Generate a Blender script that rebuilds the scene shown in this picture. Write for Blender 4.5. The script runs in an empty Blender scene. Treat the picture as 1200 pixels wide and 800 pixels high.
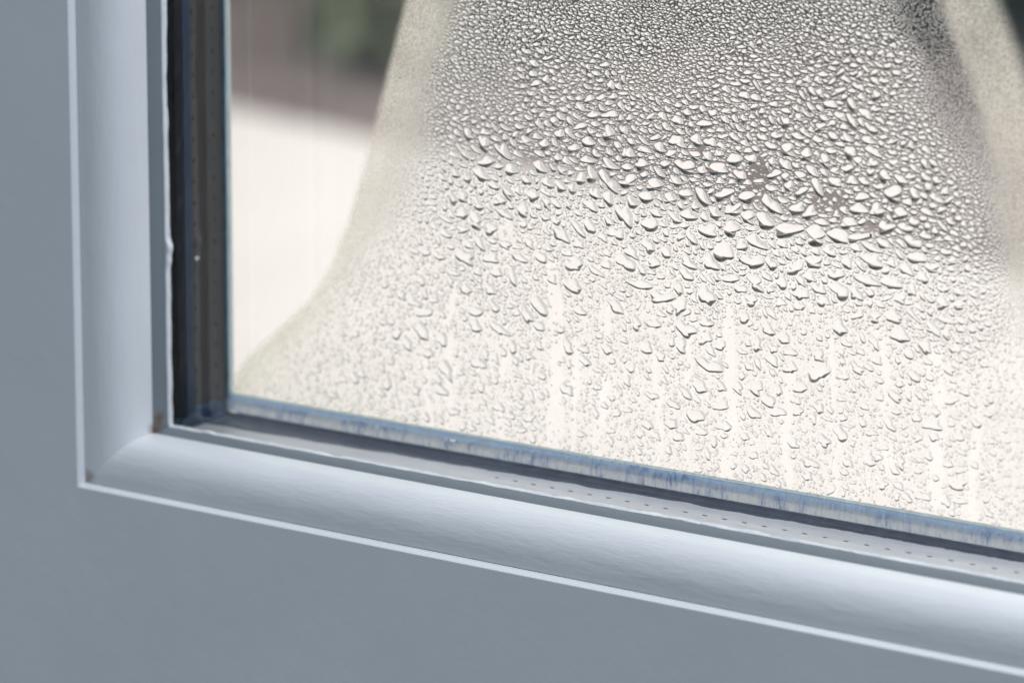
import bpy, bmesh, math, random
import numpy as np
from mathutils import Matrix, Vector

random.seed(11)
rng = np.random.default_rng(11)
scene = bpy.context.scene
col = scene.collection
MM = 0.001
H0 = 0.55                      # height of the bead's outer corner above the patio (m)

def W(x, y, z):                # millimetres from the bead corner -> metres
    return (x * MM, y * MM, H0 + z * MM)

# ------------------------------------------------------------------ camera
yaw, pitch, roll = math.radians(35.63), math.radians(12.13), math.radians(0.28)
fwd = Vector((-math.sin(yaw) * math.cos(pitch), math.cos(yaw) * math.cos(pitch), -math.sin(pitch)))
r0 = Vector((math.cos(yaw), math.sin(yaw), 0))
u0 = r0.cross(fwd)
right = r0 * math.cos(roll) + u0 * math.sin(roll)
up = u0 * math.cos(roll) - r0 * math.sin(roll)
cam_data = bpy.data.cameras.new('camera')
cam = bpy.data.objects.new('camera', cam_data)
col.objects.link(cam)
m = Matrix((right, up, -fwd)).transposed().to_4x4()
m.translation = Vector(W(554.11, -603.69, 209.05))
cam.matrix_world = m
cam_data.sensor_width = 36
cam_data.lens = 36 * 4319.5 / 1200
cam_data.clip_start = 0.01
cam_data.clip_end = 200
cam_data.dof.use_dof = True
cam_data.dof.focus_distance = 0.775
cam_data.dof.aperture_fstop = 12.5
scene.camera = cam

# ------------------------------------------------------------------ world, lamps, exposure
world = bpy.data.worlds.new('World')
scene.world = world
world.use_nodes = True
bg = world.node_tree.nodes['Background']
bg.inputs[0].default_value = (0.82, 0.962, 1.115, 1)
bg.inputs[1].default_value = 0.315

def area(name, loc, target, sx, sy, power, colour):
    l = bpy.data.lights.new(name, 'AREA')
    l.shape = 'RECTANGLE'; l.size = sx; l.size_y = sy; l.energy = power; l.color = colour
    o = bpy.data.objects.new(name, l)
    col.objects.link(o)
    o.location = loc
    d = Vector(target) - Vector(loc)
    o.rotation_euler = d.to_track_quat('-Z', 'Y').to_euler()
    return o

area('overcast_daylight', (-2.0, 6.0, 6.0), (-2.0, 5.99, 0), 14, 13, 1490, (1.0, 0.945, 0.885))
area('room_daylight', W(760, 2, 1080), W(60, 2, 40), 0.05, 0.9, 11, (0.78, 0.857, 1.0))

vs = scene.view_settings
vs.view_transform = 'Standard'
vs.look = 'None'
vs.exposure = 0
vs.gamma = 1
vs.use_curve_mapping = False
scene.cycles.max_bounces = 16
scene.cycles.transmission_bounces = 12
scene.cycles.transparent_max_bounces = 24
scene.cycles.caustics_refractive = True
scene.cycles.caustics_reflective = False
scene.cycles.use_denoising = True
scene.cycles.sample_clamp_indirect = 6

# ------------------------------------------------------------------ material helpers
def new_mat(name):
    mt = bpy.data.materials.new(name)
    mt.use_nodes = True
    nt = mt.node_tree
    return mt, nt, nt.nodes, nt.links, nt.nodes['Principled BSDF']

def node(nodes, kind, **kw):
    n = nodes.new(kind)
    for k, v in kw.items():
        setattr(n, k, v)
    return n

def noise(nt, scale, detail=4, vec=None, rough=0.55):
    n = nt.nodes.new('ShaderNodeTexNoise')
    n.inputs['Scale'].default_value = scale
    n.inputs['Detail'].default_value = detail
    n.inputs['Roughness'].default_value = rough
    if vec is not None:
        nt.links.new(vec, n.inputs['Vector'])
    return n

def coords(nt, scale=(1, 1, 1)):
    g = nt.nodes.new('ShaderNodeNewGeometry')
    mp = nt.nodes.new('ShaderNodeMapping')
    mp.inputs['Scale'].default_value = scale
    nt.links.new(g.outputs['Position'], mp.inputs['Vector'])
    return mp.outputs[0]

def ramp(nt, src, stops):
    r = nt.nodes.new('ShaderNodeValToRGB')
    e = r.color_ramp.elements
    while len(e) < len(stops):
        e.new(0.5)
    for i, (p, c) in enumerate(stops):
        e[i].position = p
        e[i].color = c if len(c) == 4 else (*c, 1)
    nt.links.new(src, r.inputs[0])
    return r

def bump(nt, bsdf, height, strength, dist):
    b = nt.nodes.new('ShaderNodeBump')
    b.inputs['Strength'].default_value = strength
    b.inputs['Distance'].default_value = dist
    nt.links.new(height, b.inputs['Height'])
    nt.links.new(b.outputs[0], bsdf.inputs['Normal'])
    return b

def mix_rgb(nt, fac, a, b):
    n = nt.nodes.new('ShaderNodeMix')
    n.data_type = 'RGBA'
    for s, v in ((n.inputs[0], fac), (n.inputs[6], a), (n.inputs[7], b)):
        if hasattr(v, 'links'):
            nt.links.new(v, s)
        else:
            s.default_value = v if not isinstance(v, tuple) else (*v, 1)
    return n.outputs[2]

def upvc(name, stains, stretch=(1, 1, 1), base=(0.80, 0.81, 0.815), rough=0.38, bstr=0.25):
    mt, nt, ns, lk, b = new_mat(name)
    v = coords(nt, stretch)
    n1 = noise(nt, 180, 5, v)
    n2 = noise(nt, 900, 3, v)
    n3 = noise(nt, 28, 4, coords(nt))
    c = ramp(nt, n3.outputs[0], [(0.3, tuple(x * 0.95 for x in base)), (0.7, base)]).outputs[0]
    pos = nt.nodes.new('ShaderNodeNewGeometry').outputs['Position']
    for (p, rad) in stains:
        dn = node(ns, 'ShaderNodeVectorMath', operation='DISTANCE')
        lk.new(pos, dn.inputs[0])
        dn.inputs[1].default_value = W(*p)
        ad = node(ns, 'ShaderNodeMath', operation='MULTIPLY_ADD')
        nn = noise(nt, 500, 4, coords(nt))
        lk.new(nn.outputs[0], ad.inputs[0])
        ad.inputs[1].default_value = rad * MM * 1.2
        lk.new(dn.outputs['Value'], ad.inputs[2])
        mr = node(ns, 'ShaderNodeMapRange')
        lk.new(ad.outputs[0], mr.inputs[0])
        mr.inputs[1].default_value = rad * MM * 1.7
        mr.inputs[2].default_value = rad * MM * 0.6
        mr.inputs[3].default_value = 0.0
        mr.inputs[4].default_value = 0.85
        c = mix_rgb(nt, mr.outputs[0], c, (0.16, 0.075, 0.03))
    lk.new(c, b.inputs['Base Color'])
    b.inputs['Roughness'].default_value = rough
    b.inputs['IOR'].default_value = 1.5
    s = node(ns, 'ShaderNodeMath', operation='MULTIPLY_ADD')
    lk.new(n2.outputs[0], s.inputs[0]); s.inputs[1].default_value = 0.25
    lk.new(n1.outputs[0], s.inputs[2])
    bump(nt, b, s.outputs[0], bstr, 0.0006)
    return mt

STAINS = [((1.6, 2.6, 1.6), 2.6), ((11.6, 13.2, 12.6), 2.4), ((11.9, 14.5, 15.0), 1.8)]
M_FRAME = upvc('white_upvc_frame', [], bstr=0.2, rough=0.45)
M_BEAD_V = upvc('white_upvc_bead_upright', STAINS, (1, 1, 0.25), bstr=0.4, rough=0.36)
M_BEAD_H = upvc('white_upvc_bead_rail', STAINS, (0.25, 1, 1), bstr=0.5, rough=0.34)
M_EDGE = upvc('white_glazing_edge', [], base=(0.86, 0.87, 0.88), rough=0.3)

def plain(name, colour, rough, metal=0.0, nscale=300, var=0.25, bstr=0.3, bdist=0.0004, stretch=(1, 1, 1), spec=0.5):
    mt, nt, ns, lk, b = new_mat(name)
    v = coords(nt, stretch)
    n = noise(nt, nscale, 5, v)
    c = ramp(nt, n.outputs[0], [(0.3, tuple(x * (1 - var) for x in colour)), (0.7, tuple(min(1, x * (1 + var)) for x in colour))])
    lk.new(c.outputs[0], b.inputs['Base Color'])
    b.inputs['Roughness'].default_value = rough
    b.inputs['Metallic'].default_value = metal
    b.inputs['Specular IOR Level'].default_value = spec
    if bstr:
        bump(nt, b, n.outputs[0], bstr, bdist)
    return mt

M_GASKET = upvc('grey_gasket_rubber', STAINS, base=(0.20, 0.23, 0.25), rough=0.5)
M_BLACK = plain('black_butyl', (0.006, 0.008, 0.016), 0.35, nscale=500, bstr=0.6, spec=0.2)
M_NAVY = plain('navy_butyl_smear', (0.004, 0.028, 0.075), 0.28, nscale=400, spec=0.25)
M_TEAL = plain('teal_glass_edge', (0.05, 0.13, 0.19), 0.25, nscale=250, var=0.5)
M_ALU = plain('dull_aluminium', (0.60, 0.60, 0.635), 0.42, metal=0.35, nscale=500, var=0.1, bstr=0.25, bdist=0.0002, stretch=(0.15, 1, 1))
M_ALU_V = plain('shaded_aluminium', (0.046, 0.036, 0.030), 0.5, metal=0.0, spec=0.15, nscale=500, var=0.2, bstr=0.25, bdist=0.0002, stretch=(1, 1, 0.15))  # same aluminium, with the dark view it reflects put into the colour
M_BUTYL_SHADE = plain('slate_butyl_and_shade', (0.045, 0.058, 0.09), 0.3, nscale=400, bstr=0.4, spec=0.3)  # butyl, plus shade and reflection painted along the bottom bar
def thin(name, colour, mixf):
    mt, nt, ns, lk, b = new_mat(name)
    n = noise(nt, 600, 3, coords(nt))
    c = ramp(nt, n.outputs[0], [(0.3, tuple(x * 0.85 for x in colour)), (0.7, colour)])
    lk.new(c.outputs[0], b.inputs['Base Color']); b.inputs['Roughness'].default_value = 0.3
    tl = ns.new('ShaderNodeBsdfTranslucent'); lk.new(c.outputs[0], tl.inputs[0])
    mx = ns.new('ShaderNodeMixShader'); mx.inputs[0].default_value = mixf
    lk.new(b.outputs[0], mx.inputs[1]); lk.new(tl.outputs[0], mx.inputs[2])
    lk.new(mx.outputs[0], ns['Material Output'].inputs[0])
    return mt
M_BLUE = thin('blue_glass_edge', (0.50, 0.67, 0.90), 0.8)
M_PALE = thin('painted_skylit_edge', (0.86, 0.97, 1.0), 0.8)  # sky-lit frame edge put in as a pale colour
M_HOLE = plain('painted_hole_shade', (0.02, 0.02, 0.022), 0.8, nscale=900)  # dark colour stands in for shade inside the spacer holes

# streaky whitish seal along the foot of the outer pane
mt, nt, ns, lk, b = new_mat('streaky_white_seal')
v = coords(nt, (1, 1, 0.18))
n = noise(nt, 1100, 5, v, 0.75)
n2 = noise(nt, 160, 3, coords(nt))
mx = node(ns, 'ShaderNodeMath', operation='MULTIPLY_ADD')
lk.new(n2.outputs[0], mx.inputs[0]); mx.inputs[1].default_value = 0.6
lk.new(n.outputs[0], mx.inputs[2])
c = ramp(nt, mx.outputs[0], [(0.62, (0.34, 0.44, 0.64)), (0.74, (0.78, 0.83, 0.97)), (0.88, (0.97, 0.98, 1.0))])
lk.new(c.outputs[0], b.inputs['Base Color'])
b.inputs['Roughness'].default_value = 0.35
bump(nt, b, n.outputs[0], 0.7, 0.0005)
tl = ns.new('ShaderNodeBsdfTranslucent'); lk.new(c.outputs[0], tl.inputs[0])
mx = ns.new('ShaderNodeMixShader'); mx.inputs[0].default_value = 0.85
lk.new(b.outputs[0], mx.inputs[1]); lk.new(tl.outputs[0], mx.inputs[2])
lk.new(mx.outputs[0], ns['Material Output'].inputs[0])
M_SEAL = mt

def pane_mat(name, tint):
    mt, nt, ns, lk, b = new_mat(name)
    ns.remove(b)
    tr = ns.new('ShaderNodeBsdfTransparent'); tr.inputs[0].default_value = (*tint, 1)
    gl = ns.new('ShaderNodeBsdfGlossy'); gl.inputs['Roughness'].default_value = 0.02
    fr = ns.new('ShaderNodeFresnel'); fr.inputs[0].default_value = 1.45
    sc = node(ns, 'ShaderNodeMath', operation='MULTIPLY'); sc.inputs[1].default_value = 0.45
    lk.new(fr.outputs[0], sc.inputs[0])
    mx = ns.new('ShaderNodeMixShader')
    lk.new(sc.outputs[0], mx.inputs[0]); lk.new(tr.outputs[0], mx.inputs[1]); lk.new(gl.outputs[0], mx.inputs[2])
    lk.new(mx.outputs[0], ns['Material Output'].inputs[0])
    return mt
M_PANE = pane_mat('clear_glass', (0.985, 0.995, 0.99))

mt, nt, ns, lk, b = new_mat('water')
b.inputs['Base Color'].default_value = (1, 1, 1, 1)
b.inputs['Roughness'].default_value = 0.0
b.inputs['IOR'].default_value = 1.333
b.inputs['Transmission Weight'].default_value = 1.0
M_WATER = mt

# breath-like mist of microscopic droplets
mt, nt, ns, lk, b = new_mat('mist')
ns.remove(b)
at = ns.new('ShaderNodeAttribute'); at.attribute_name = 'mistiness'
v = coords(nt)
n = noise(nt, 1700, 3, v, 0.8)
n2 = noise(nt, 90, 4, v)
r1 = node(ns, 'ShaderNodeMapRange'); lk.new(n.outputs[0], r1.inputs[0])
r1.inputs[1].default_value = 0.3; r1.inputs[2].default_value = 0.7; r1.inputs[3].default_value = 0.45; r1.inputs[4].default_value = 1.28
r2 = node(ns, 'ShaderNodeMapRange'); lk.new(n2.outputs[0], r2.inputs[0])
r2.inputs[1].default_value = 0.3; r2.inputs[2].default_value = 0.7; r2.inputs[3].default_value = 0.82; r2.inputs[4].default_value = 1.1
m1 = node(ns, 'ShaderNodeMath', operation='MULTIPLY'); lk.new(r1.outputs[0], m1.inputs[0]); lk.new(r2.outputs[0], m1.inputs[1])
m2 = node(ns, 'ShaderNodeMath', operation='MULTIPLY', use_clamp=True); lk.new(m1.outputs[0], m2.inputs[0]); lk.new(at.outputs['Fac'], m2.inputs[1])
tl = ns.new('ShaderNodeBsdfTranslucent'); tl.inputs[0].default_value = (1.0, 0.945, 0.87, 1)
dn = node(ns, 'ShaderNodeVectorMath', operation='DISTANCE')
lk.new(v, dn.inputs[0]); dn.inputs[1].default_value = W(32, 39.5, 16)
ad = node(ns, 'ShaderNodeMath', operation='MULTIPLY_ADD')
lk.new(n2.outputs[0], ad.inputs[0]); ad.inputs[1].default_value = 0.05; lk.new(dn.outputs['Value'], ad.inputs[2])
ga = node(ns, 'ShaderNodeMapRange'); lk.new(ad.outputs[0], ga.inputs[0])
ga.inputs[1].default_value = 0.075; ga.inputs[2].default_value = 0.02; ga.inputs[3].default_value = 0.0; ga.inputs[4].default_value = 0.55
lk.new(mix_rgb(nt, ga.outputs[0], (1.0, 0.94, 0.85), (0.84, 0.87, 0.56)), tl.inputs[0])
df = ns.new('ShaderNodeBsdfDiffuse'); df.inputs[0].default_value = (0.93, 0.92, 0.88, 1)
ma = ns.new('ShaderNodeMixShader'); ma.inputs[0].default_value = 0.04
lk.new(tl.outputs[0], ma.inputs[1]); lk.new(df.outputs[0], ma.inputs[2])
tr = ns.new('ShaderNodeBsdfTransparent')
mx = ns.new('ShaderNodeMixShader')
lk.new(m2.outputs[0], mx.inputs[0]); lk.new(tr.outputs[0], mx.inputs[1]); lk.new(ma.outputs[0], mx.inputs[2])
lk.new(mx.outputs[0], ns['Material Output'].inputs[0])
M_MIST = mt

# ------------------------------------------------------------------ mesh helpers
def link_mesh(name, verts, faces, mat, parent=None, smooth=False):
    me = bpy.data.meshes.new(name)
    me.from_pydata([tuple(v) for v in verts], [], faces)
    me.update()
    bm = bmesh.new(); bm.from_mesh(me)
    bmesh.ops.recalc_face_normals(bm, faces=bm.faces)
    bm.to_mesh(me); bm.free()
    if smooth:
        for p in me.polygons:
            p.use_smooth = True
    me.materials.append(mat)
    o = bpy.data.objects.new(name, me)
    col.objects.link(o)
    if parent is not None:
        o.parent = parent
        o.matrix_parent_inverse = parent.matrix_world.inverted()
    return o

def empty(name, loc):
    o = bpy.data.objects.new(name, None)
    o.empty_display_size = 0.05
    col.objects.link(o)
    o.location = loc
    o.matrix_world = Matrix.Translation(loc)
    return o

def tag(o, label=None, cat=None, group=None, kind=None):
    if label: o['label'] = label
    if cat: o['category'] = cat
    if group: o['group'] = group
    if kind: o['kind'] = kind
    return o

XR, ZT = 480.0, 330.0           # how far the rail and stile run (mm)

def sweep(name, prof, mat, parent, side, gap=0.04, smooth_angle=None):
    """closed profile [(d, y)] swept along the left stile, the bottom rail or both."""
    n = len(prof)
    rings = []
    if side in ('left', 'both'):
        rings.append([W(d, y, ZT) for d, y in prof])
        if side == 'left':
            rings.append([W(d, y, d + gap) for d, y in prof])
    if side == 'both':
        rings.append([W(d, y, d) for d, y in prof])
    if side in ('bottom', 'both'):
        if side == 'bottom':
            rings.append([W(d + gap, y, d) for d, y in prof])
        rings.append([W(XR, y, d) for d, y in prof])
    verts = [v for r in rings for v in r]
    faces = [tuple(range(n)), tuple(reversed(range((len(rings) - 1) * n, len(rings) * n)))]
    for k in range(len(rings) - 1):
        for i in range(n):
            j = (i + 1) % n
            faces.append((k * n + i, k * n + j, (k + 1) * n + j, (k + 1) * n + i))
    o = link_mesh(name, verts, faces, mat, parent, smooth=False)
    if smooth_angle:
        for p in o.data.polygons:
            p.use_smooth = True
        o.data.set_sharp_from_angle(angle=math.radians(smooth_angle))
    return o

def wobbly_strip(name, path, mat, parent, side, step=0.6, amp=0.08, seed=0, bumps=()):
    """closed profile swept with small irregularities: each ring jitters in d and y."""
    n = len(path)
    rr = np.random.default_rng(seed)
    L = XR if side == 'bottom' else ZT
    s0 = max(p[0] for p in path)
    ts = np.arange(s0, L, step)
    k = np.ones(5) / 5
    jit = [np.convolve(rr.normal(0, amp * 1.8, len(ts) + 4), k, 'valid') for _ in path]
    verts, faces = [], []
    for a, t in enumerate(ts):
        for i, (d, y, w) in enumerate(path):
            dd = d + w * (jit[i][a] + sum(ba * math.exp(-((t - bt) / bw) ** 2) for bt, bw, ba in bumps))
            verts.append(W(t, y, dd) if side == 'bottom' else W(dd, y, t))
    for a in range(len(ts) - 1):
        for i in range(n):
            j = (i + 1) % n
            faces.append((a * n + i, a * n + j, (a + 1) * n + j, (a + 1) * n + i))
    faces.append(tuple(range(n)))
    faces.append(tuple(reversed(range((len(ts) - 1) * n, len(ts) * n))))
    return link_mesh(name, verts, faces, mat, parent, smooth=False)

# ------------------------------------------------------------------ the outdoors
def grid_sheet(name, x0, x1, y0, y1, nx, ny, zf, mat):
    vs_, fs = [], []
    for j in range(ny + 1):
        for i in range(nx + 1):
            x = x0 + (x1 - x0) * i / nx; y = y0 + (y1 - y0) * j / ny
            vs_.append((x, y, zf(x, y)))
    for j in range(ny):
        for i in range(nx):
            a = j * (nx + 1) + i
            fs.append((a, a + 1, a + nx + 2, a + nx + 1))
    return link_mesh(name, vs_, fs, mat, None, True)

mt, nt, ns, lk, b = new_mat('pale_paving')
n = noise(nt, 3, 6, coords(nt)); nf = noise(nt, 60, 4, coords(nt))
mx = node(ns, 'ShaderNodeMath', operation='MULTIPLY_ADD'); lk.new(nf.outputs[0], mx.inputs[0]); mx.inputs[1].default_value = 0.4; lk.new(n.outputs[0], mx.inputs[2])
c = ramp(nt, mx.outputs[0], [(0.5, (0.705, 0.64, 0.625)), (0.9, (0.75, 0.69, 0.675))])
lk.new(c.outputs[0], b.inputs['Base Color']); b.inputs['Roughness'].default_value = 0.8
bump(nt, b, nf.outputs[0], 0.3, 0.004)
M_PAVE = mt
mt, nt, ns, lk, b = new_mat('garden_soil')
n = noise(nt, 5, 6, coords(nt)); nf = noise(nt, 45, 5, coords(nt))
c = ramp(nt, n.outputs[0], [(0.35, (0.135, 0.103, 0.104)), (0.55, (0.235, 0.185, 0.184)), (0.7, (0.19, 0.165, 0.13))])
lk.new(c.outputs[0], b.inputs['Base Color']); b.inputs['Roughness'].default_value = 0.9
bump(nt, b, nf.outputs[0], 0.8, 0.03)
M_SOIL = mt

PATIO = [(-9, 0.12), (7, 0.12), (7, 2.80), (-1.0, 2.80), (-2.71, 3.28), (-4.2, 3.6), (-9, 3.6)]
tag(link_mesh('patio', [(x, y, z) for z in (0.0, -0.06) for x, y in PATIO],
    [tuple(range(7)), tuple(range(13, 6, -1))] + [(i, i + 7, (i + 1) % 7 + 7, (i + 1) % 7) for i in range(7)], M_PAVE), kind='structure')
tag(grid_sheet('garden_ground', -40, 40, 0.12, 60, 90, 80,
    lambda x, y: -0.012 + (0.05 * math.sin(x * 2.1 + y) * math.sin(y * 1.7) + 0.05) * max(0, min(1, (y - 3.7) * 1.2)), M_SOIL), kind='structure')

def leaf_mat(name, a, bcol):
    mt, nt, ns, lk, b = new_mat(name)
    n = noise(nt, 9, 3, coords(nt))
    c = ramp(nt, n.outputs[0], [(0.35, a), (0.65, bcol)])
    lk.new(c.outputs[0], b.inputs['Base Color']); b.inputs['Roughness'].default_value = 0.5
    return mt
M_LEAF = [leaf_mat('mid_green_leaf', (0.17, 0.195, 0.11), (0.29, 0.31, 0.19)),
          leaf_mat('dark_green_leaf', (0.035, 0.085, 0.07), (0.07, 0.13, 0.11)),
          leaf_mat('olive_leaf', (0.15, 0.145, 0.10), (0.235, 0.225, 0.155))]
M_BARK = plain('bark', (0.09, 0.065, 0.045), 0.85, nscale=40, bstr=0.8, bdist=0.01)

def shrub(x, y, rad, h, mi, label, seed):
    rr = np.random.default_rng(seed)
    root = empty('shrub', (x, y, 0.0))
    tag(root, label, 'shrub', 'shrubs in the garden bed beyond the patio')
    verts, faces = [], []
    for s in range(5):
        a = s * 2 * math.pi / 5 + rr.uniform(-.3, .3)
        pts = [(0.03 * math.cos(a), 0.03 * math.sin(a), -0.03)]
        for q in (0.35, 0.7):
            pts.append((rad * 0.65 * q * math.cos(a), rad * 0.65 * q * math.sin(a), h * q))
        for k, pnt in enumerate(pts):
            w = 0.022 * (1 - 0.35 * k)
            for e in range(6):
                an = e * math.pi / 3
                verts.append((x + pnt[0] + w * math.cos(an), y + pnt[1] + w * math.sin(an), pnt[2]))
        b0 = s * 18
        for k in range(2):
            for e in range(6):
                f = (e + 1) % 6
                faces.append((b0 + k * 6 + e, b0 + k * 6 + f, b0 + k * 6 + 6 + f, b0 + k * 6 + 6 + e))
        faces.append(tuple(b0 + 12 + e for e in range(6)))
    link_mesh('trunk', verts, faces, M_BARK, root)
    nl = int(4200 * rad * h / 0.8 + 500)
    zz = rr.uniform(0.05, 0.95, 40); aa = rr.uniform(0, 6.28, 40)
    qq = np.sqrt(rr.uniform(0.2, 1, 40)) * (1 - 0.55 * zz ** 2) * 0.9
    cl = np.column_stack([qq * np.cos(aa), qq * np.sin(aa), zz])
    verts, faces = [], []
    for i in range(nl):
        c = cl[rr.integers(40)] + rr.normal(0, 0.13, 3)
        ctr = np.array([x + c[0] * rad, y + c[1] * rad, max(0.03, h * c[2])])
        a = rr.normal(0, 1, 3); a /= np.linalg.norm(a)
        t = np.cross(a, rr.normal(0, 1, 3)); t /= np.linalg.norm(t)
        L = rr.uniform(0.03, 0.055)
        k = len(verts)
        for q in (ctr - a * L, ctr + t * L * .4, ctr + a * L, ctr - t * L * .4):
            verts.append(tuple(q))
        faces.append((k, k + 1, k + 2)); faces.append((k, k + 2, k + 3))
    o = link_mesh('crown', verts, faces, M_LEAF[mi], root)
    return root

SHRUBS = [(-2.72, 3.98, 0.34, 0.42, 0, 'low mid green shrub on bare soil just beyond the patio'),
          (-3.75, 4.75, 0.60, 1.2, 2, 'dull olive shrub behind the low mid green one'),
          (-2.75, 4.75, 0.55, 1.4, 2, 'blurred olive brown shrub behind the belt of drops'),
          (-3.1, 5.9, 0.80, 1.8, 2, 'tall olive shrub standing behind the olive brown one'),
          (-2.0, 4.55, 0.52, 1.5, 1, 'dark blue green shrub seen past the fogged edge away from the frame'),
          (-1.5, 5.6, 0.75, 1.8, 1, 'tall dark shrub behind the dark blue green one'),
          (-4.9, 5.6, 0.85, 1.8, 0, 'broad mid green shrub behind the dull olive one'),
          (-0.3, 5.3, 0.8, 1.7, 1, 'broad dark green shrub beyond the patio, clear of the others')]
for i, (x, y, ra, h, mi, lb) in enumerate(SHRUBS):
    shrub(x, y, ra, h, mi, lb, 100 + i)

# ------------------------------------------------------------------ the window
win = empty('glazed_sash', W(0, 0, -75))
tag(win, 'white plastic window corner with rounded bead, black seals and a fogged double glazed pane', 'glazed sash')

sash = [(-75, 0.0), (-0.35, 0.0), (-0.1, 0.06), (0.02, 0.2), (0.45, 1.5), (0.70, 1.75), (0.70, 36), (-75, 36)]
sweep('sash_frame', sash, M_FRAME, win, 'both', smooth_angle=25)

bead = [(0.74, 2.4), (0.80, 1.95), (0.9, 1.82)]
NB = 40
for k in range(1, NB + 1):
    a = (math.pi / 2) * k / NB
    bead.append((0.9 + 10.97 * math.sin(a) ** (2 / 2.7), 12.3 - 10.5 * math.cos(a) ** (2 / 2.7)))
bead += [(11.75, 12.65), (11.3, 12.8), (11.2, 16.2), (0.74, 16.2)]
gask = [(11.25, 12.95), (11.55, 12.9), (11.95, 13.3), (12.6, 16.8), (12.5, 16.9), (11.25, 16.9)]
edge = [(12.3, 16.95), (12.62, 17.0), (12.80, 17.5), (12.72, 18.5), (12.3, 18.7), (9.0, 18.7), (9.0, 16.95)]
for side, bm_ in (('left', M_BEAD_V), ('bottom', M_BEAD_H)):
    bd = sweep('glazing_bead', bead, bm_, win, side, smooth_angle=35)
    sweep('gasket', gask, M_GASKET, bd, side, smooth_angle=35)
    wobbly_strip('glazing_edge', [(d, y, 1.0 if d > 12.2 else 0.0) for d, y in edge], M_EDGE, bd, side, 0.8, 0.10, 5 if side == 'left' else 6, [(54, 1.6, 1.0), (51, 1.2, 0.5), (92, 9, -0.3)] if side == 'left' else [(24, 1.5, 0.3), (60, 2, -0.25)])

def slab(name, x0, x1, y0, y1, z0, z1, mat, parent):
    vs_ = [W(x, y, z) for x in (x0, x1) for y in (y0, y1) for z in (z0, z1)]
    fs = [(0, 1, 3, 2), (4, 6, 7, 5), (0, 4, 5, 1), (2, 3, 7, 6), (0, 2, 6, 4), (1, 5, 7, 3)]
    return link_mesh(name, vs_, fs, mat, parent)

def pane(name, y0, y1):
    return slab(name, 5.5, XR - 2, y0, y1, 5.5, ZT - 2, M_PANE, win)
inner = pane('inner_pane', 18.8, 22.8)
outer = pane('outer_pane', 39.6, 43.6)

# perforated spacer bars
DB = 10.8
def spacer(side, mat):
    yr = [25.6 if side == 'left' else 24.2, 28.9, 29.6, 36.0, 36.7, 39.2]
    L = XR if side == 'bottom' else ZT
    per, hl = 4.9, 1.2
    ts = [DB]
    t = DB + 2.0 if side == 'left' else 96.0      # none are cut nearer the corner
    cuts = []
    while t + hl < L - 3:
        cuts.append((t, t + hl)); t += per
    for c0, c1 in cuts:
        ts += [c0, c1]
    ts.append(L - 3)
    def P(t, y, d):
        return W(t, y, d) if side == 'bottom' else W(d, y, t)
    vs_, fs = [], []
    idx = {}
    def V(t, y, d):
        k = (round(t, 3), round(y, 3), round(d, 3))
        if k not in idx:
            idx[k] = len(vs_); vs_.append(P(t, y, d))
        return idx[k]
    hv, hf = [], []
    for i in range(len(ts) - 1):
        hole_col = (i % 2 == 1)
        for j in range(5):
            a, b_, c_, d_ = ts[i], ts[i + 1], yr[j], yr[j + 1]
            if hole_col and j in (1, 3):
                lo = DB - 1.3
                for (p, q) in (((a, c_), (b_, c_)), ((b_, c_), (b_, d_)), ((b_, d_), (a, d_)), ((a, d_), (a, c_))):
                    fs.append((V(*p, DB), V(*q, DB), V(*q, lo), V(*p, lo)))
                k = len(hv)
                hv += [P(a, c_, lo + .05), P(b_, c_, lo + .05), P(b_, d_, lo + .05), P(a, d_, lo + .05)]
                hf.append((k, k + 1, k + 2, k + 3))
            else:
                fs.append((V(a, c_, DB), V(b_, c_, DB), V(b_, d_, DB), V(a, d_, DB)))
    lo2 = DB - 6
    a, b_ = ts[0], ts[-1]
    fs.append((V(a, yr[0], lo2), V(b_, yr[0], lo2), V(b_, yr[-1], lo2), V(a, yr[-1], lo2)))
    for y in (yr[0], yr[-1]):
        fs.append(tuple([V(t, y, DB) for t in ts] + [V(b_, y, lo2), V(a, y, lo2)]))
    for t in (a, b_):
        fs.append(tuple([V(t, y, DB) for y in yr] + [V(t, yr[-1], lo2), V(t, yr[0], lo2)]))
    o = link_mesh('spacer_bar', vs_, fs, mat, win)
    tag(link_mesh('hole_shade_floor', hv, hf, M_HOLE, o), kind='stuff')  # floors coloured dark for the shade in the holes
    return o
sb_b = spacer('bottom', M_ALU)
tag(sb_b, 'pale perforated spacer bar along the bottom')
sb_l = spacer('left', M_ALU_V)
tag(sb_l, 'perforated spacer bar along the side, its dark reflection painted in')

bm = bmesh.new()
bmesh.ops.create_icosphere(bm, subdivisions=2, radius=1)
for v_ in bm.verts:
    v_.co = W(DB + 0.12 + v_.co.x * 0.2, 29.9 + v_.co.y * 0.75, 49.5 + v_.co.z * 0.45)
me = bpy.data.meshes.new('paint_fleck'); bm.to_mesh(me); bm.free()
me.materials.append(M_EDGE)
o = bpy.data.objects.new('paint_fleck', me); col.objects.link(o); o.parent = sb_l

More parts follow.
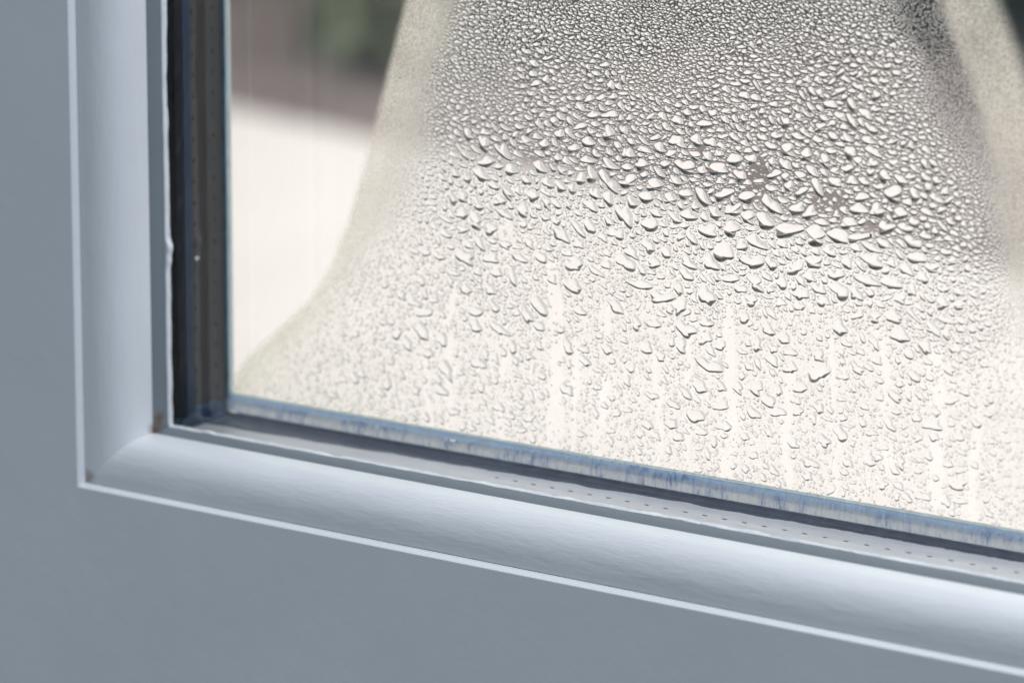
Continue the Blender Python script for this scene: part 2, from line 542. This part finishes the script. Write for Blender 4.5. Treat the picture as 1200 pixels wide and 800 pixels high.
# seals between bars and panes
wobbly_strip('butyl_seal', [(6, 23.0, 0), (10.9, 23.0, .6), (11.0, 25.2, 1), (10.7, 25.4, 0.5), (6, 25.4, 0)], M_BLACK, win, 'left', 0.7, 0.12, 1)
wobbly_strip('butyl_and_shade_strip', [(10.81, 25.55, 0), (11.0, 25.7, 1), (10.95, 28.2, 1), (10.81, 28.6, 0)], M_NAVY, win, 'left', 0.7, 0.05, 2)
wobbly_strip('butyl_seal', [(6, 22.9, 0), (10.6, 22.9, .3), (10.6, 24.0, .3), (6, 24.1, 0)], M_BLACK, win, 'bottom', 0.7, 0.06, 3)
wobbly_strip('butyl_seal', [(6, 39.25, 0), (11.3, 39.25, 1.0), (11.35, 39.5, 1.0), (6, 39.55, 0)], M_BLACK, win, 'left', 0.7, 0.05, 9)
wobbly_strip('butyl_seal', [(10.83, 36.9, 0), (11.0, 37.0, .3), (11.95, 38.6, 0.6), (11.95, 38.65, 0.6), (10.83, 38.7, 0)], M_BUTYL_SHADE, win, 'bottom', 0.7, 0.12, 4)  # seal widened to draw the bar's shaded, reflecting far side

# whitish streaky band and blue glass edge at the foot of the outer pane, with fringe-like top
def fringe(name, lo, hi, y0, y1, mat, amp, step, seed):
    rr = np.random.default_rng(seed)
    ts = np.arange(11.2, XR - 3, step)
    slow = np.convolve(rr.normal(0, 1, len(ts) + 60), np.ones(61) / 61, 'valid') * 5
    top = hi + amp * (rr.normal(0, 0.5, len(ts)) + slow)
    bulge = rr.uniform(0.75, 1.0, len(ts))
    vs_, fs = [], []
    for t, tp, bu in zip(ts, top, bulge):
        vs_ += [W(t, y1, lo), W(t, y1 - (y1 - y0) * bu, lo + 0.2), W(t, y1 - (y1 - y0) * bu * 0.9, (lo + tp) / 2), W(t, y1 - 0.05, tp), W(t, y1, tp)]
    for a in range(len(ts) - 1):
        for i in range(4):                       # its back is bonded to the glass
            fs.append((a * 5 + i, a * 5 + i + 1, a * 5 + 6 + i, a * 5 + 5 + i))
    return link_mesh(name, vs_, fs, mat, win)
fringe('white_seal', 12.0, 15.2, 38.75, 39.3, M_SEAL, 0.5, 0.35, 21)
fringe('blue_seal', 14.4, 15.95, 39.32, 39.50, M_BLUE, 0.03, 1.5, 22)
fringe('skylit_edge_strip', 15.9, 16.5, 39.40, 39.55, M_PALE, 0.04, 1.5, 23)  # pale strip painting the sky-lit top edge of the frame
wobbly_strip('teal_seal', [(10.9, 39.3, 0), (11.1, 39.22, 1), (11.9, 39.4, 1), (11.9, 39.55, 1), (10.9, 39.55, 0)], M_TEAL, win, 'left', 1.5, 0.05, 8)
wobbly_strip('skylit_edge_strip', [(11.95, 39.45, .5), (12.0, 39.4, 1), (13.0, 39.45, 1), (13.0, 39.55, 1), (11.95, 39.55, .5)], M_PALE, win, 'left', 1.5, 0.08, 18)  # bright edge line painted the same way along the side
# reflection and shade on the bar drawn as a dark strip, thinning from the corner
rr = np.random.default_rng(31)
ts = np.arange(13, 300, 0.8)
inn = np.interp(ts, [13, 40, 90, 150, 220, 300], [30.0, 31.5, 33.5, 35.6, 36.4, 36.6]) + np.convolve(rr.normal(0, 0.8, len(ts) + 6), np.ones(7) / 7, 'valid')
vs_, fs = [], []
for t, yi in zip(ts, inn):
    vs_ += [W(t, yi, DB + 0.02), W(t, yi + 0.3, DB + 0.10), W(t, 37.2, DB + 0.12)]
for a in range(len(ts) - 1):
    for i in range(2):
        fs.append((a * 3 + i, a * 3 + i + 1, a * 3 + 4 + i, a * 3 + 3 + i))
link_mesh('butyl_and_shade_strip', vs_, fs, M_BUTYL_SHADE, win)

# outer leg of the frame, its top edge lit by the sky
legb = [(-75, 36.2), (-75, 52), (10.0, 50.5), (11.9, 47.2), (12.0, 46.9), (12.0, 44.0), (11.7, 43.7), (0.7, 43.7), (0.7, 36.2)]
legl = [(-75, 36.2), (-75, 50), (2.0, 49.0), (8.4, 45.6), (8.5, 45.4), (8.5, 44.0), (8.2, 43.7), (0.7, 43.7), (0.7, 36.2)]
sweep('outer_frame_leg', legb, M_EDGE, win, 'bottom', smooth_angle=30)
sweep('outer_frame_leg', legl, M_EDGE, win, 'left', smooth_angle=30)

# smeared dark corner key where the two bars meet
bm = bmesh.new()
bmesh.ops.create_icosphere(bm, subdivisions=4, radius=1)
rr = np.random.default_rng(3)
offs = [(rr.normal(0, 3, 3), rr.uniform(0, 6)) for _ in range(5)]
for v_ in bm.verts:
    c = v_.co
    k = 1 + 0.10 * sum(math.sin(o_[0][0] * c.x + o_[0][1] * c.y + o_[0][2] * c.z + o_[1]) for o_ in offs)
    p = (11.2 + max(-0.6, c.x * k) * 1.5, 31.2 + c.y * k * 7.4, 11.6 + c.z * k * 3.0)
    v_.co = W(*p)
me = bpy.data.meshes.new('corner_key')
bm.to_mesh(me); bm.free()
for p in me.polygons: p.use_smooth = True
me.materials.append(M_NAVY)
o = bpy.data.objects.new('corner_key', me); col.objects.link(o); o.parent = win; o.matrix_parent_inverse = win.matrix_world.inverted()

# ------------------------------------------------------------------ condensation on the inner face of the outer pane
YG = 39.56                      # glass face (mm)
OUTL = np.array([(66, 124), (63.2, 111.9), (59.1, 98.4), (55.5, 86.6), (51.8, 74.7), (47.6, 62.6), (41.9, 50.2), (35.6, 41.5), (25.4, 32.6), (17.5, 26.0), (13.4, 21.0), (12.2, 15.0)])
OUTR = np.array([(208.0, 132), (211.6, 122.7), (215.7, 114.5), (219.9, 104.7), (223.1, 94.7), (226.9, 82.9), (231.5, 66), (236.5, 45), (242, 10)])
X0, X1, Z0, Z1 = 8.0, 246.0, 15.9, 128.0
def seg_dist(P, poly):
    best = np.full(len(P), 1e9)
    for a, b_ in zip(poly[:-1], poly[1:]):
        ab = b_ - a
        t = np.clip(((P - a) @ ab) / (ab @ ab), 0, 1)
        best = np.minimum(best, np.linalg.norm(P - (a + t[:, None] * ab), axis=1))
    return best
def xl(z): return np.interp(z, OUTL[::-1, 1], OUTL[::-1, 0])
def xr(z): return np.interp(z, OUTR[::-1, 1], OUTR[::-1, 0])
G = 0.5
gx = np.arange(X0, X1 + G, G); gz = np.arange(Z0, Z1 + G, G)
GX, GZ = np.meshgrid(gx, gz)
pts = np.column_stack([GX.ravel(), GZ.ravel()])
tl_ = seg_dist(pts, OUTL).reshape(GX.shape) * np.where(GX > xl(GZ), 1, -1)
tr_ = seg_dist(pts, OUTR).reshape(GX.shape) * np.where(GX < xr(GZ), 1, -1)

def value_noise(scale, seed, ax=1.0, az=1.0):
    rr = np.random.default_rng(seed)
    g = rr.uniform(-1, 1, (120, 240))
    u = GX / (scale * ax); v = GZ / (scale * az)
    i = np.floor(u).astype(int) % 238; j = np.floor(v).astype(int) % 118
    fu = u - np.floor(u); fv = v - np.floor(v)
    fu = fu * fu * (3 - 2 * fu); fv = fv * fv * (3 - 2 * fv)
    return (g[j, i] * (1 - fu) + g[j, i + 1] * fu) * (1 - fv) + (g[j + 1, i] * (1 - fu) + g[j + 1, i + 1] * fu) * fv
def smooth(a, b_, x):
    t = np.clip((x - a) / (b_ - a), 0, 1); return t * t * (3 - 2 * t)

N1 = value_noise(9, 1); N2 = value_noise(22, 2); N3 = value_noise(4, 3)
# largest drop radius allowed at each place (mm)
by_height = np.interp(GZ, [15, 50, 62, 75, 85, 95, 106, 118, 130], [2.5, 2.5, 2.4, 2.1, 1.5, 1.0, 0.70, 0.56, 0.50])
edge_l = np.interp(tl_ + 6.5 * smooth(66, 36, GZ) + N1 * 1.2, [2.5, 6, 10.5, 17, 26, 36], [0.12, 0.18, 0.30, 0.66, 1.4, 2.4])
edge_r = np.interp(tr_ + N1 * 1.5, [5.0, 12, 17, 23, 32, 44], [0.10, 0.17, 0.34, 0.75, 1.3, 2.3])
fine_r = smooth(80, 102, GZ + 4 * N1) * smooth(30, 21, tr_ + N1 * 3)          # the finer, barer strip high on the right
edge_low = np.interp(GZ, [15, 22, 34], [0.9, 1.5, 2.2])
RMAX = np.minimum.reduce([by_height * (1 + 0.22 * N2 + 0.40 * N1), edge_l, edge_r, edge_low])
RMAX = RMAX * (1 - fine_r) + fine_r * np.minimum(RMAX, 0.19)
RMAX[(tl_ + 1.4 * smooth(66, 36, GZ) < 2.4 + 0.6 * N3) | (tr_ < 5.0 + 0.8 * N3)] = 0
BARE = np.zeros_like(GX)
for (hx, hz, ha, hb) in [(96.5, 78.5, 3.0, 4.4), (154.5, 82.0, 3.4, 4.6), (172.0, 78.5, 4.2, 2.6), (119.5, 73.0, 2.2, 2.2), (182, 74, 2.0, 1.6), (91, 63, 2.4, 1.8), (141, 86, 1.6, 2.0)]:
    BARE = np.maximum(BARE, smooth(1.5, 0.6, ((GX - hx) / ha) ** 2 + ((GZ - hz) / hb) ** 2 + N3 * 0.9))
# how readily drops of each size settle here
LOW = smooth(76, 47, GZ + N2 * 9 + N1 * 5) ** 0.55                                     # the washed-out lower field
LANES = [(70.0, 0.9, 40), (76.5, 1.5, 50), (91.0, 1.0, 38), (104.5, 2.3, 58), (110.0, 0.9, 44), (116.5, 1.6, 50), (131.0, 1.0, 42), (139.5, 0.8, 52), (149.0, 1.8, 56), (164.5, 1.5, 44), (175.0, 0.9, 50), (187.0, 1.4, 54), (199.0, 2.0, 52), (209.0, 1.2, 40)]
LANE = np.zeros_like(GX)
for (lx, lw, lz) in LANES:
    wob = lx + 0.9 * np.sin(GZ * 0.11 + lx) + 0.9 * N3
    LANE = np.maximum(LANE, smooth(lw, lw * 0.6, np.abs(GX - wob)) * smooth(lz + 2, lz - 2, GZ) * smooth(-0.9, -0.45, N1 + 0.6 * N3))

def at(field, x, z):
    i = np.clip(((x - X0) / G).astype(int), 0, field.shape[1] - 1)
    j = np.clip(((z - Z0) / G).astype(int), 0, field.shape[0] - 1)
    return field[j, i]

CELL = 0.07
ow, oh = int((X1 - X0) / CELL), int((Z1 - Z0) / CELL)
occ = np.zeros((oh, ow), dtype=bool)
yy0, xx0 = np.mgrid[-60:61, -60:61]
drops = []                                                            # x, z, r, elong, angle, coefs
LEVELS = [2.5, 2.2, 1.85, 1.55, 1.3, 1.08, 0.9, 0.75, 0.62, 0.51, 0.42, 0.345, 0.285, 0.235, 0.195, 0.16]
for r in LEVELS:
    ntry = int(min(230000, 9.0 * (X1 - X0) * (Z1 - Z0) / (3.14 * r * r)))
    px = rng.uniform(X0 + 3, X1 - 3, ntry); pz = rng.uniform(Z0 + 0.4, Z1 - 3, ntry)
    ok = at(RMAX, px, pz) >= r
    low = at(LOW, px, pz)
    belt = 0.05 if r > 1.7 else 0.11 if r > 0.95 else 0.30 if r > 0.6 else 0.55 if r > 0.3 else 1.0
    thin_ = 0.012 if r > 1.4 else 0.013 if r > 0.8 else 0.011 if r > 0.38 else 0.020 if r > 0.22 else 0.045
    keep = belt + (thin_ - belt) * low
    ok &= rng.uniform(0, 1, ntry) < keep * (1 - 0.94 * at(LANE, px, pz)) * (1 - 0.97 * at(BARE, px, pz))
    ci = ((px - X0) / CELL).astype(int); cj = ((pz - Z0) / CELL).astype(int)
    ok &= ~occ[np.clip(cj, 0, oh - 1), np.clip(ci, 0, ow - 1)]
    px, pz = px[ok], pz[ok]
    for x, z in zip(px, pz):
        i = int((x - X0) / CELL); j = int((z - Z0) / CELL)
        if occ[j, i]: continue
        big = r > 0.33
        rr_ = r * random.uniform(0.88, 1.08)
        el = 1 + (abs(random.gauss(0, 0.33)) if big else abs(random.gauss(0, 0.16)))
        el = min(el * 1.22, 2.1)
        an = random.gauss(-0.30, 0.45)
        cf = [(k, random.uniform(0, (0.54 if big else 0.16) / (k - 0.4)), random.uniform(0, 6.28)) for k in (2, 3, 4, 5)] if r > 0.26 else []
        ra, rb = rr_ * math.sqrt(el), rr_ / math.sqrt(el)
        kk = int(ra * 1.15 / CELL) + 2
        if i - kk < 0 or j - kk < 0 or i + kk >= ow or j + kk >= oh: continue
        ys = yy0[60 - kk:61 + kk, 60 - kk:61 + kk] * CELL; xs = xx0[60 - kk:61 + kk, 60 - kk:61 + kk] * CELL
        ca, sa = math.cos(an), math.sin(an)
        u = (xs * ca + ys * sa) / ra; v = (-xs * sa + ys * ca) / rb
        rho = np.sqrt(u * u + v * v)
        if cf:
            ph = np.arctan2(v, u)
            lim = np.ones_like(rho)
            for k, am, pp in cf: lim = lim + am * np.cos(k * ph + pp)
        else:
            lim = 1.0
        win_ = occ[j - kk:j + kk + 1, i - kk:i + kk + 1]
        inside = rho <= lim * 0.94
        if (win_ & inside).any(): continue
        win_ |= rho <= lim * (1.03 if r < 0.3 else 1.0) + 0.02
        drops.append((x, z, rr_, ra, rb, an, cf))
drops.sort(key=lambda d: -d[2])


CLASSES = [(0.9, 26, [0.97, 0.9, 0.8, 0.66, 0.48, 0.25]), (0.45, 16, [0.95, 0.82, 0.62, 0.34]), (0.26, 10, [0.9, 0.66, 0.35]), (0.0, 7, [0.8, 0.42])]
def drop_class(r):
    for k, c in enumerate(CLASSES):
        if r > c[0]: return k

def drop_block(ds, cls):
    """vertices (drops x points x 3, mm) and the face pattern shared by all drops of one class."""
    _, n, rings = CLASSES[cls]
    N = len(ds)
    A = np.array([[d[0], d[1], d[2], d[3], d[4], d[5]] for d in ds])
    x, z, r, ra, rb, an = [A[:, k:k + 1] for k in range(6)]
    ph = (np.arange(n) * 2 * math.pi / n)[None, :]
    lim = np.ones((N, n))
    for q, d in enumerate(ds):
        for k, am, pp in d[6]: lim[q] += am * np.cos(k * ph[0] + pp)
    ex, ez = ra * lim * np.cos(ph), rb * lim * np.sin(ph)
    ox, oz = ex * np.cos(an) - ez * np.sin(an), ex * np.sin(an) + ez * np.cos(an)
    low = at(LOW, A[:, 0], A[:, 1])[:, None]
    hr = np.where(r < 0.5, 0.58 + 0.14 * low, np.maximum(0.36, 0.62 - 0.13 * (r - 0.3)))
    hr = hr * (1 - 0.34 * low * (r > 0.4))
    hr = hr * (1 - 0.5 * smooth(14, 4, at(tl_ + 5 * smooth(66, 36, GZ), A[:, 0], A[:, 1]))[:, None])
    H = hr * rb * rng.uniform(0.82, 1.15, (N, 1))
    e = np.where(r < 0.4, 2.0, 2.4 + 2.0 * low)
    sag = np.where(r < 0.4, 0.12, 0.28 - 0.06 * low) * rb
    rows = [np.stack([x + ox, np.full((N, n), YG - 0.015), z + oz], -1), np.stack([x + ox, np.full((N, n), YG - 0.02), z + oz], -1)]
    for q in rings:
        h = H * (1 - q ** e)
        rows.append(np.stack([x + ox * q, YG - 0.02 - h + 0 * ox, z + oz * q - sag * (1 - q * q)], -1))
    rows.append(np.stack([x, YG - 0.02 - H, z - sag], -1))
    V = np.concatenate(rows, 1)
    F = [tuple(range(n - 1, -1, -1))]
    for k in range(len(rings)):
        b0 = n + k * n
        for i in range(n):
            j = (i + 1) % n
            F.append((b0 + i, b0 + j, b0 + n + j, b0 + n + i))
    b0 = n + len(rings) * n
    for i in range(n):
        F.append((b0 + i, b0 + (i + 1) % n, V.shape[1] - 1))
    return V, F

def water_mesh(name, blocks):
    """one mesh from [(vertices in metres, faces)] blocks."""
    vs_, li, ls, sm, base, lo = [], [], [], [], 0, 0
    for V, F in blocks:
        N, P = V.shape[:2]
        vs_.append(V.reshape(-1, 3))
        flat = np.concatenate([np.array(f) for f in F])
        lens = np.array([len(f) for f in F])
        st = np.concatenate([[0], np.cumsum(lens)[:-1]])
        li.append((flat[None, :] + (base + np.arange(N) * P)[:, None]).ravel())
        ls.append((st[None, :] + (lo + np.arange(N) * lens.sum())[:, None]).ravel())
        sm.append(np.tile(lens <= 4, N))
        base += N * P; lo += N * lens.sum()
    vs_ = np.concatenate(vs_); li = np.concatenate(li); ls = np.concatenate(ls); sm = np.concatenate(sm)
    me = bpy.data.meshes.new(name)
    me.vertices.add(len(vs_)); me.vertices.foreach_set('co', vs_.astype(np.float32).ravel())
    me.loops.add(len(li)); me.loops.foreach_set('vertex_index', li.astype(np.int32))
    me.polygons.add(len(ls)); me.polygons.foreach_set('loop_start', ls.astype(np.int32))
    me.polygons.foreach_set('use_smooth', sm)
    me.update(calc_edges=True)
    me.validate()
    me.materials.append(M_WATER)
    return me

def drop_label(d):
    x, z, r, ra, rb, an, cf = d
    size = 'very large' if r > 2.05 else 'large' if r > 1.5 else 'medium'
    form = 'long slanting' if ra / rb > 1.75 else 'rounded' if ra / rb < 1.35 else 'blunt'
    lobed = 'lobed ' if sum(c[1] for c in cf) > 0.42 else ''
    if float(at(LOW, np.array([x]), np.array([z]))[0]) > 0.5:
        return ('%s %s %sflat water drop among the run-off trails low on the pane' % (size, form, lobed), 'largest drops among the run-off trails')
    if z > 88:
        return ('%s %s %swater drop at the upper fringe of the dense belt' % (size, form, lobed), 'largest drops of the dense belt')
    return ('%s %s %swater drop in the dense belt across the pane' % (size, form, lobed), 'largest drops of the dense belt')
NIND = 300
for d in drops[:NIND]:
    V, F = drop_block([d], drop_class(d[2]))
    cx, cz = d[0], d[1]
    o = bpy.data.objects.new('water_drop', water_mesh('water_drop', [((V - np.array([cx, YG, cz])) * MM, F)]))
    o.location = W(cx, YG, cz)
    col.objects.link(o)
    lb = drop_label(d)
    tag(o, lb[0], 'water drop', lb[1])
blocks = []
for k in range(len(CLASSES)):
    ds = [d for d in drops[NIND:] if drop_class(d[2]) == k]
    if ds:
        V, F = drop_block(ds, k)
        blocks.append((V * MM + np.array([0, 0, H0]), F))
o = bpy.data.objects.new('condensation', water_mesh('condensation', blocks))
col.objects.link(o)
tag(o, 'fine clear condensation droplets covering the fogged part of the outer pane', 'condensation', kind='stuff')

# mist film between the drops
dens = smooth(-0.6, 2.0, tl_ + 0.15 * N3) * (0.03 + 0.05 * smooth(80, 100, GZ) + 0.20 * LOW + 0.80 * smooth(20, 5, tl_ + N1 + 9 * smooth(72, 42, GZ))) * smooth(-1.0, 4.0, tr_)
dens = np.maximum(dens, smooth(-1.0, 4.0, tr_) * 0.86 * smooth(20, 9, tr_ + N1))
dens = np.where((tl_ < -0.5) | (tr_ < -1.4), 0, dens) * (1 - 0.55 * LANE)
dens = np.maximum(dens, 0.30 * smooth(45, 15, np.hypot(GX - 32, GZ - 16) + 8 * N1) * (tl_ > 0))
dens = np.minimum(dens, 0.95)
for d in drops:                                  # the larger drops have drunk up the mist beneath them
    if d[2] < 0.55: break
    i0, j0, kk = int((d[0] - X0) / G), int((d[1] - Z0) / G), int(d[3] / G) + 1
    sl = (slice(max(0, j0 - kk), j0 + kk + 1), slice(max(0, i0 - kk), i0 + kk + 1))
    ins = ((GX[sl] - d[0]) / d[3]) ** 2 + ((GZ[sl] - d[1]) / d[4]) ** 2 < 1.0
    dens[sl] = np.where(ins, dens[sl] * 0.15, dens[sl])
dens *= 1 - 0.95 * fine_r * smooth(12, 16, tr_)
ny_, nx_ = GX.shape
mv = [W(a, YG - 0.008, c_) for a, c_ in zip(GX.ravel(), GZ.ravel())]
mf = []
for j in range(ny_ - 1):
    for i in range(nx_ - 1):
        if dens[j:j + 2, i:i + 2].max() > 0:
            a = j * nx_ + i
            mf.append((a, a + 1, a + nx_ + 1, a + nx_))
me = bpy.data.meshes.new('mist')
me.from_pydata(mv, [], mf)
att = me.attributes.new('mistiness', 'FLOAT', 'POINT')
att.data.foreach_set('value', dens.ravel().astype(np.float32))
me.materials.append(M_MIST)
o = bpy.data.objects.new('mist', me)
col.objects.link(o)
tag(o, 'pale milky mist fading out along the edge of the condensation', 'mist', kind='stuff')
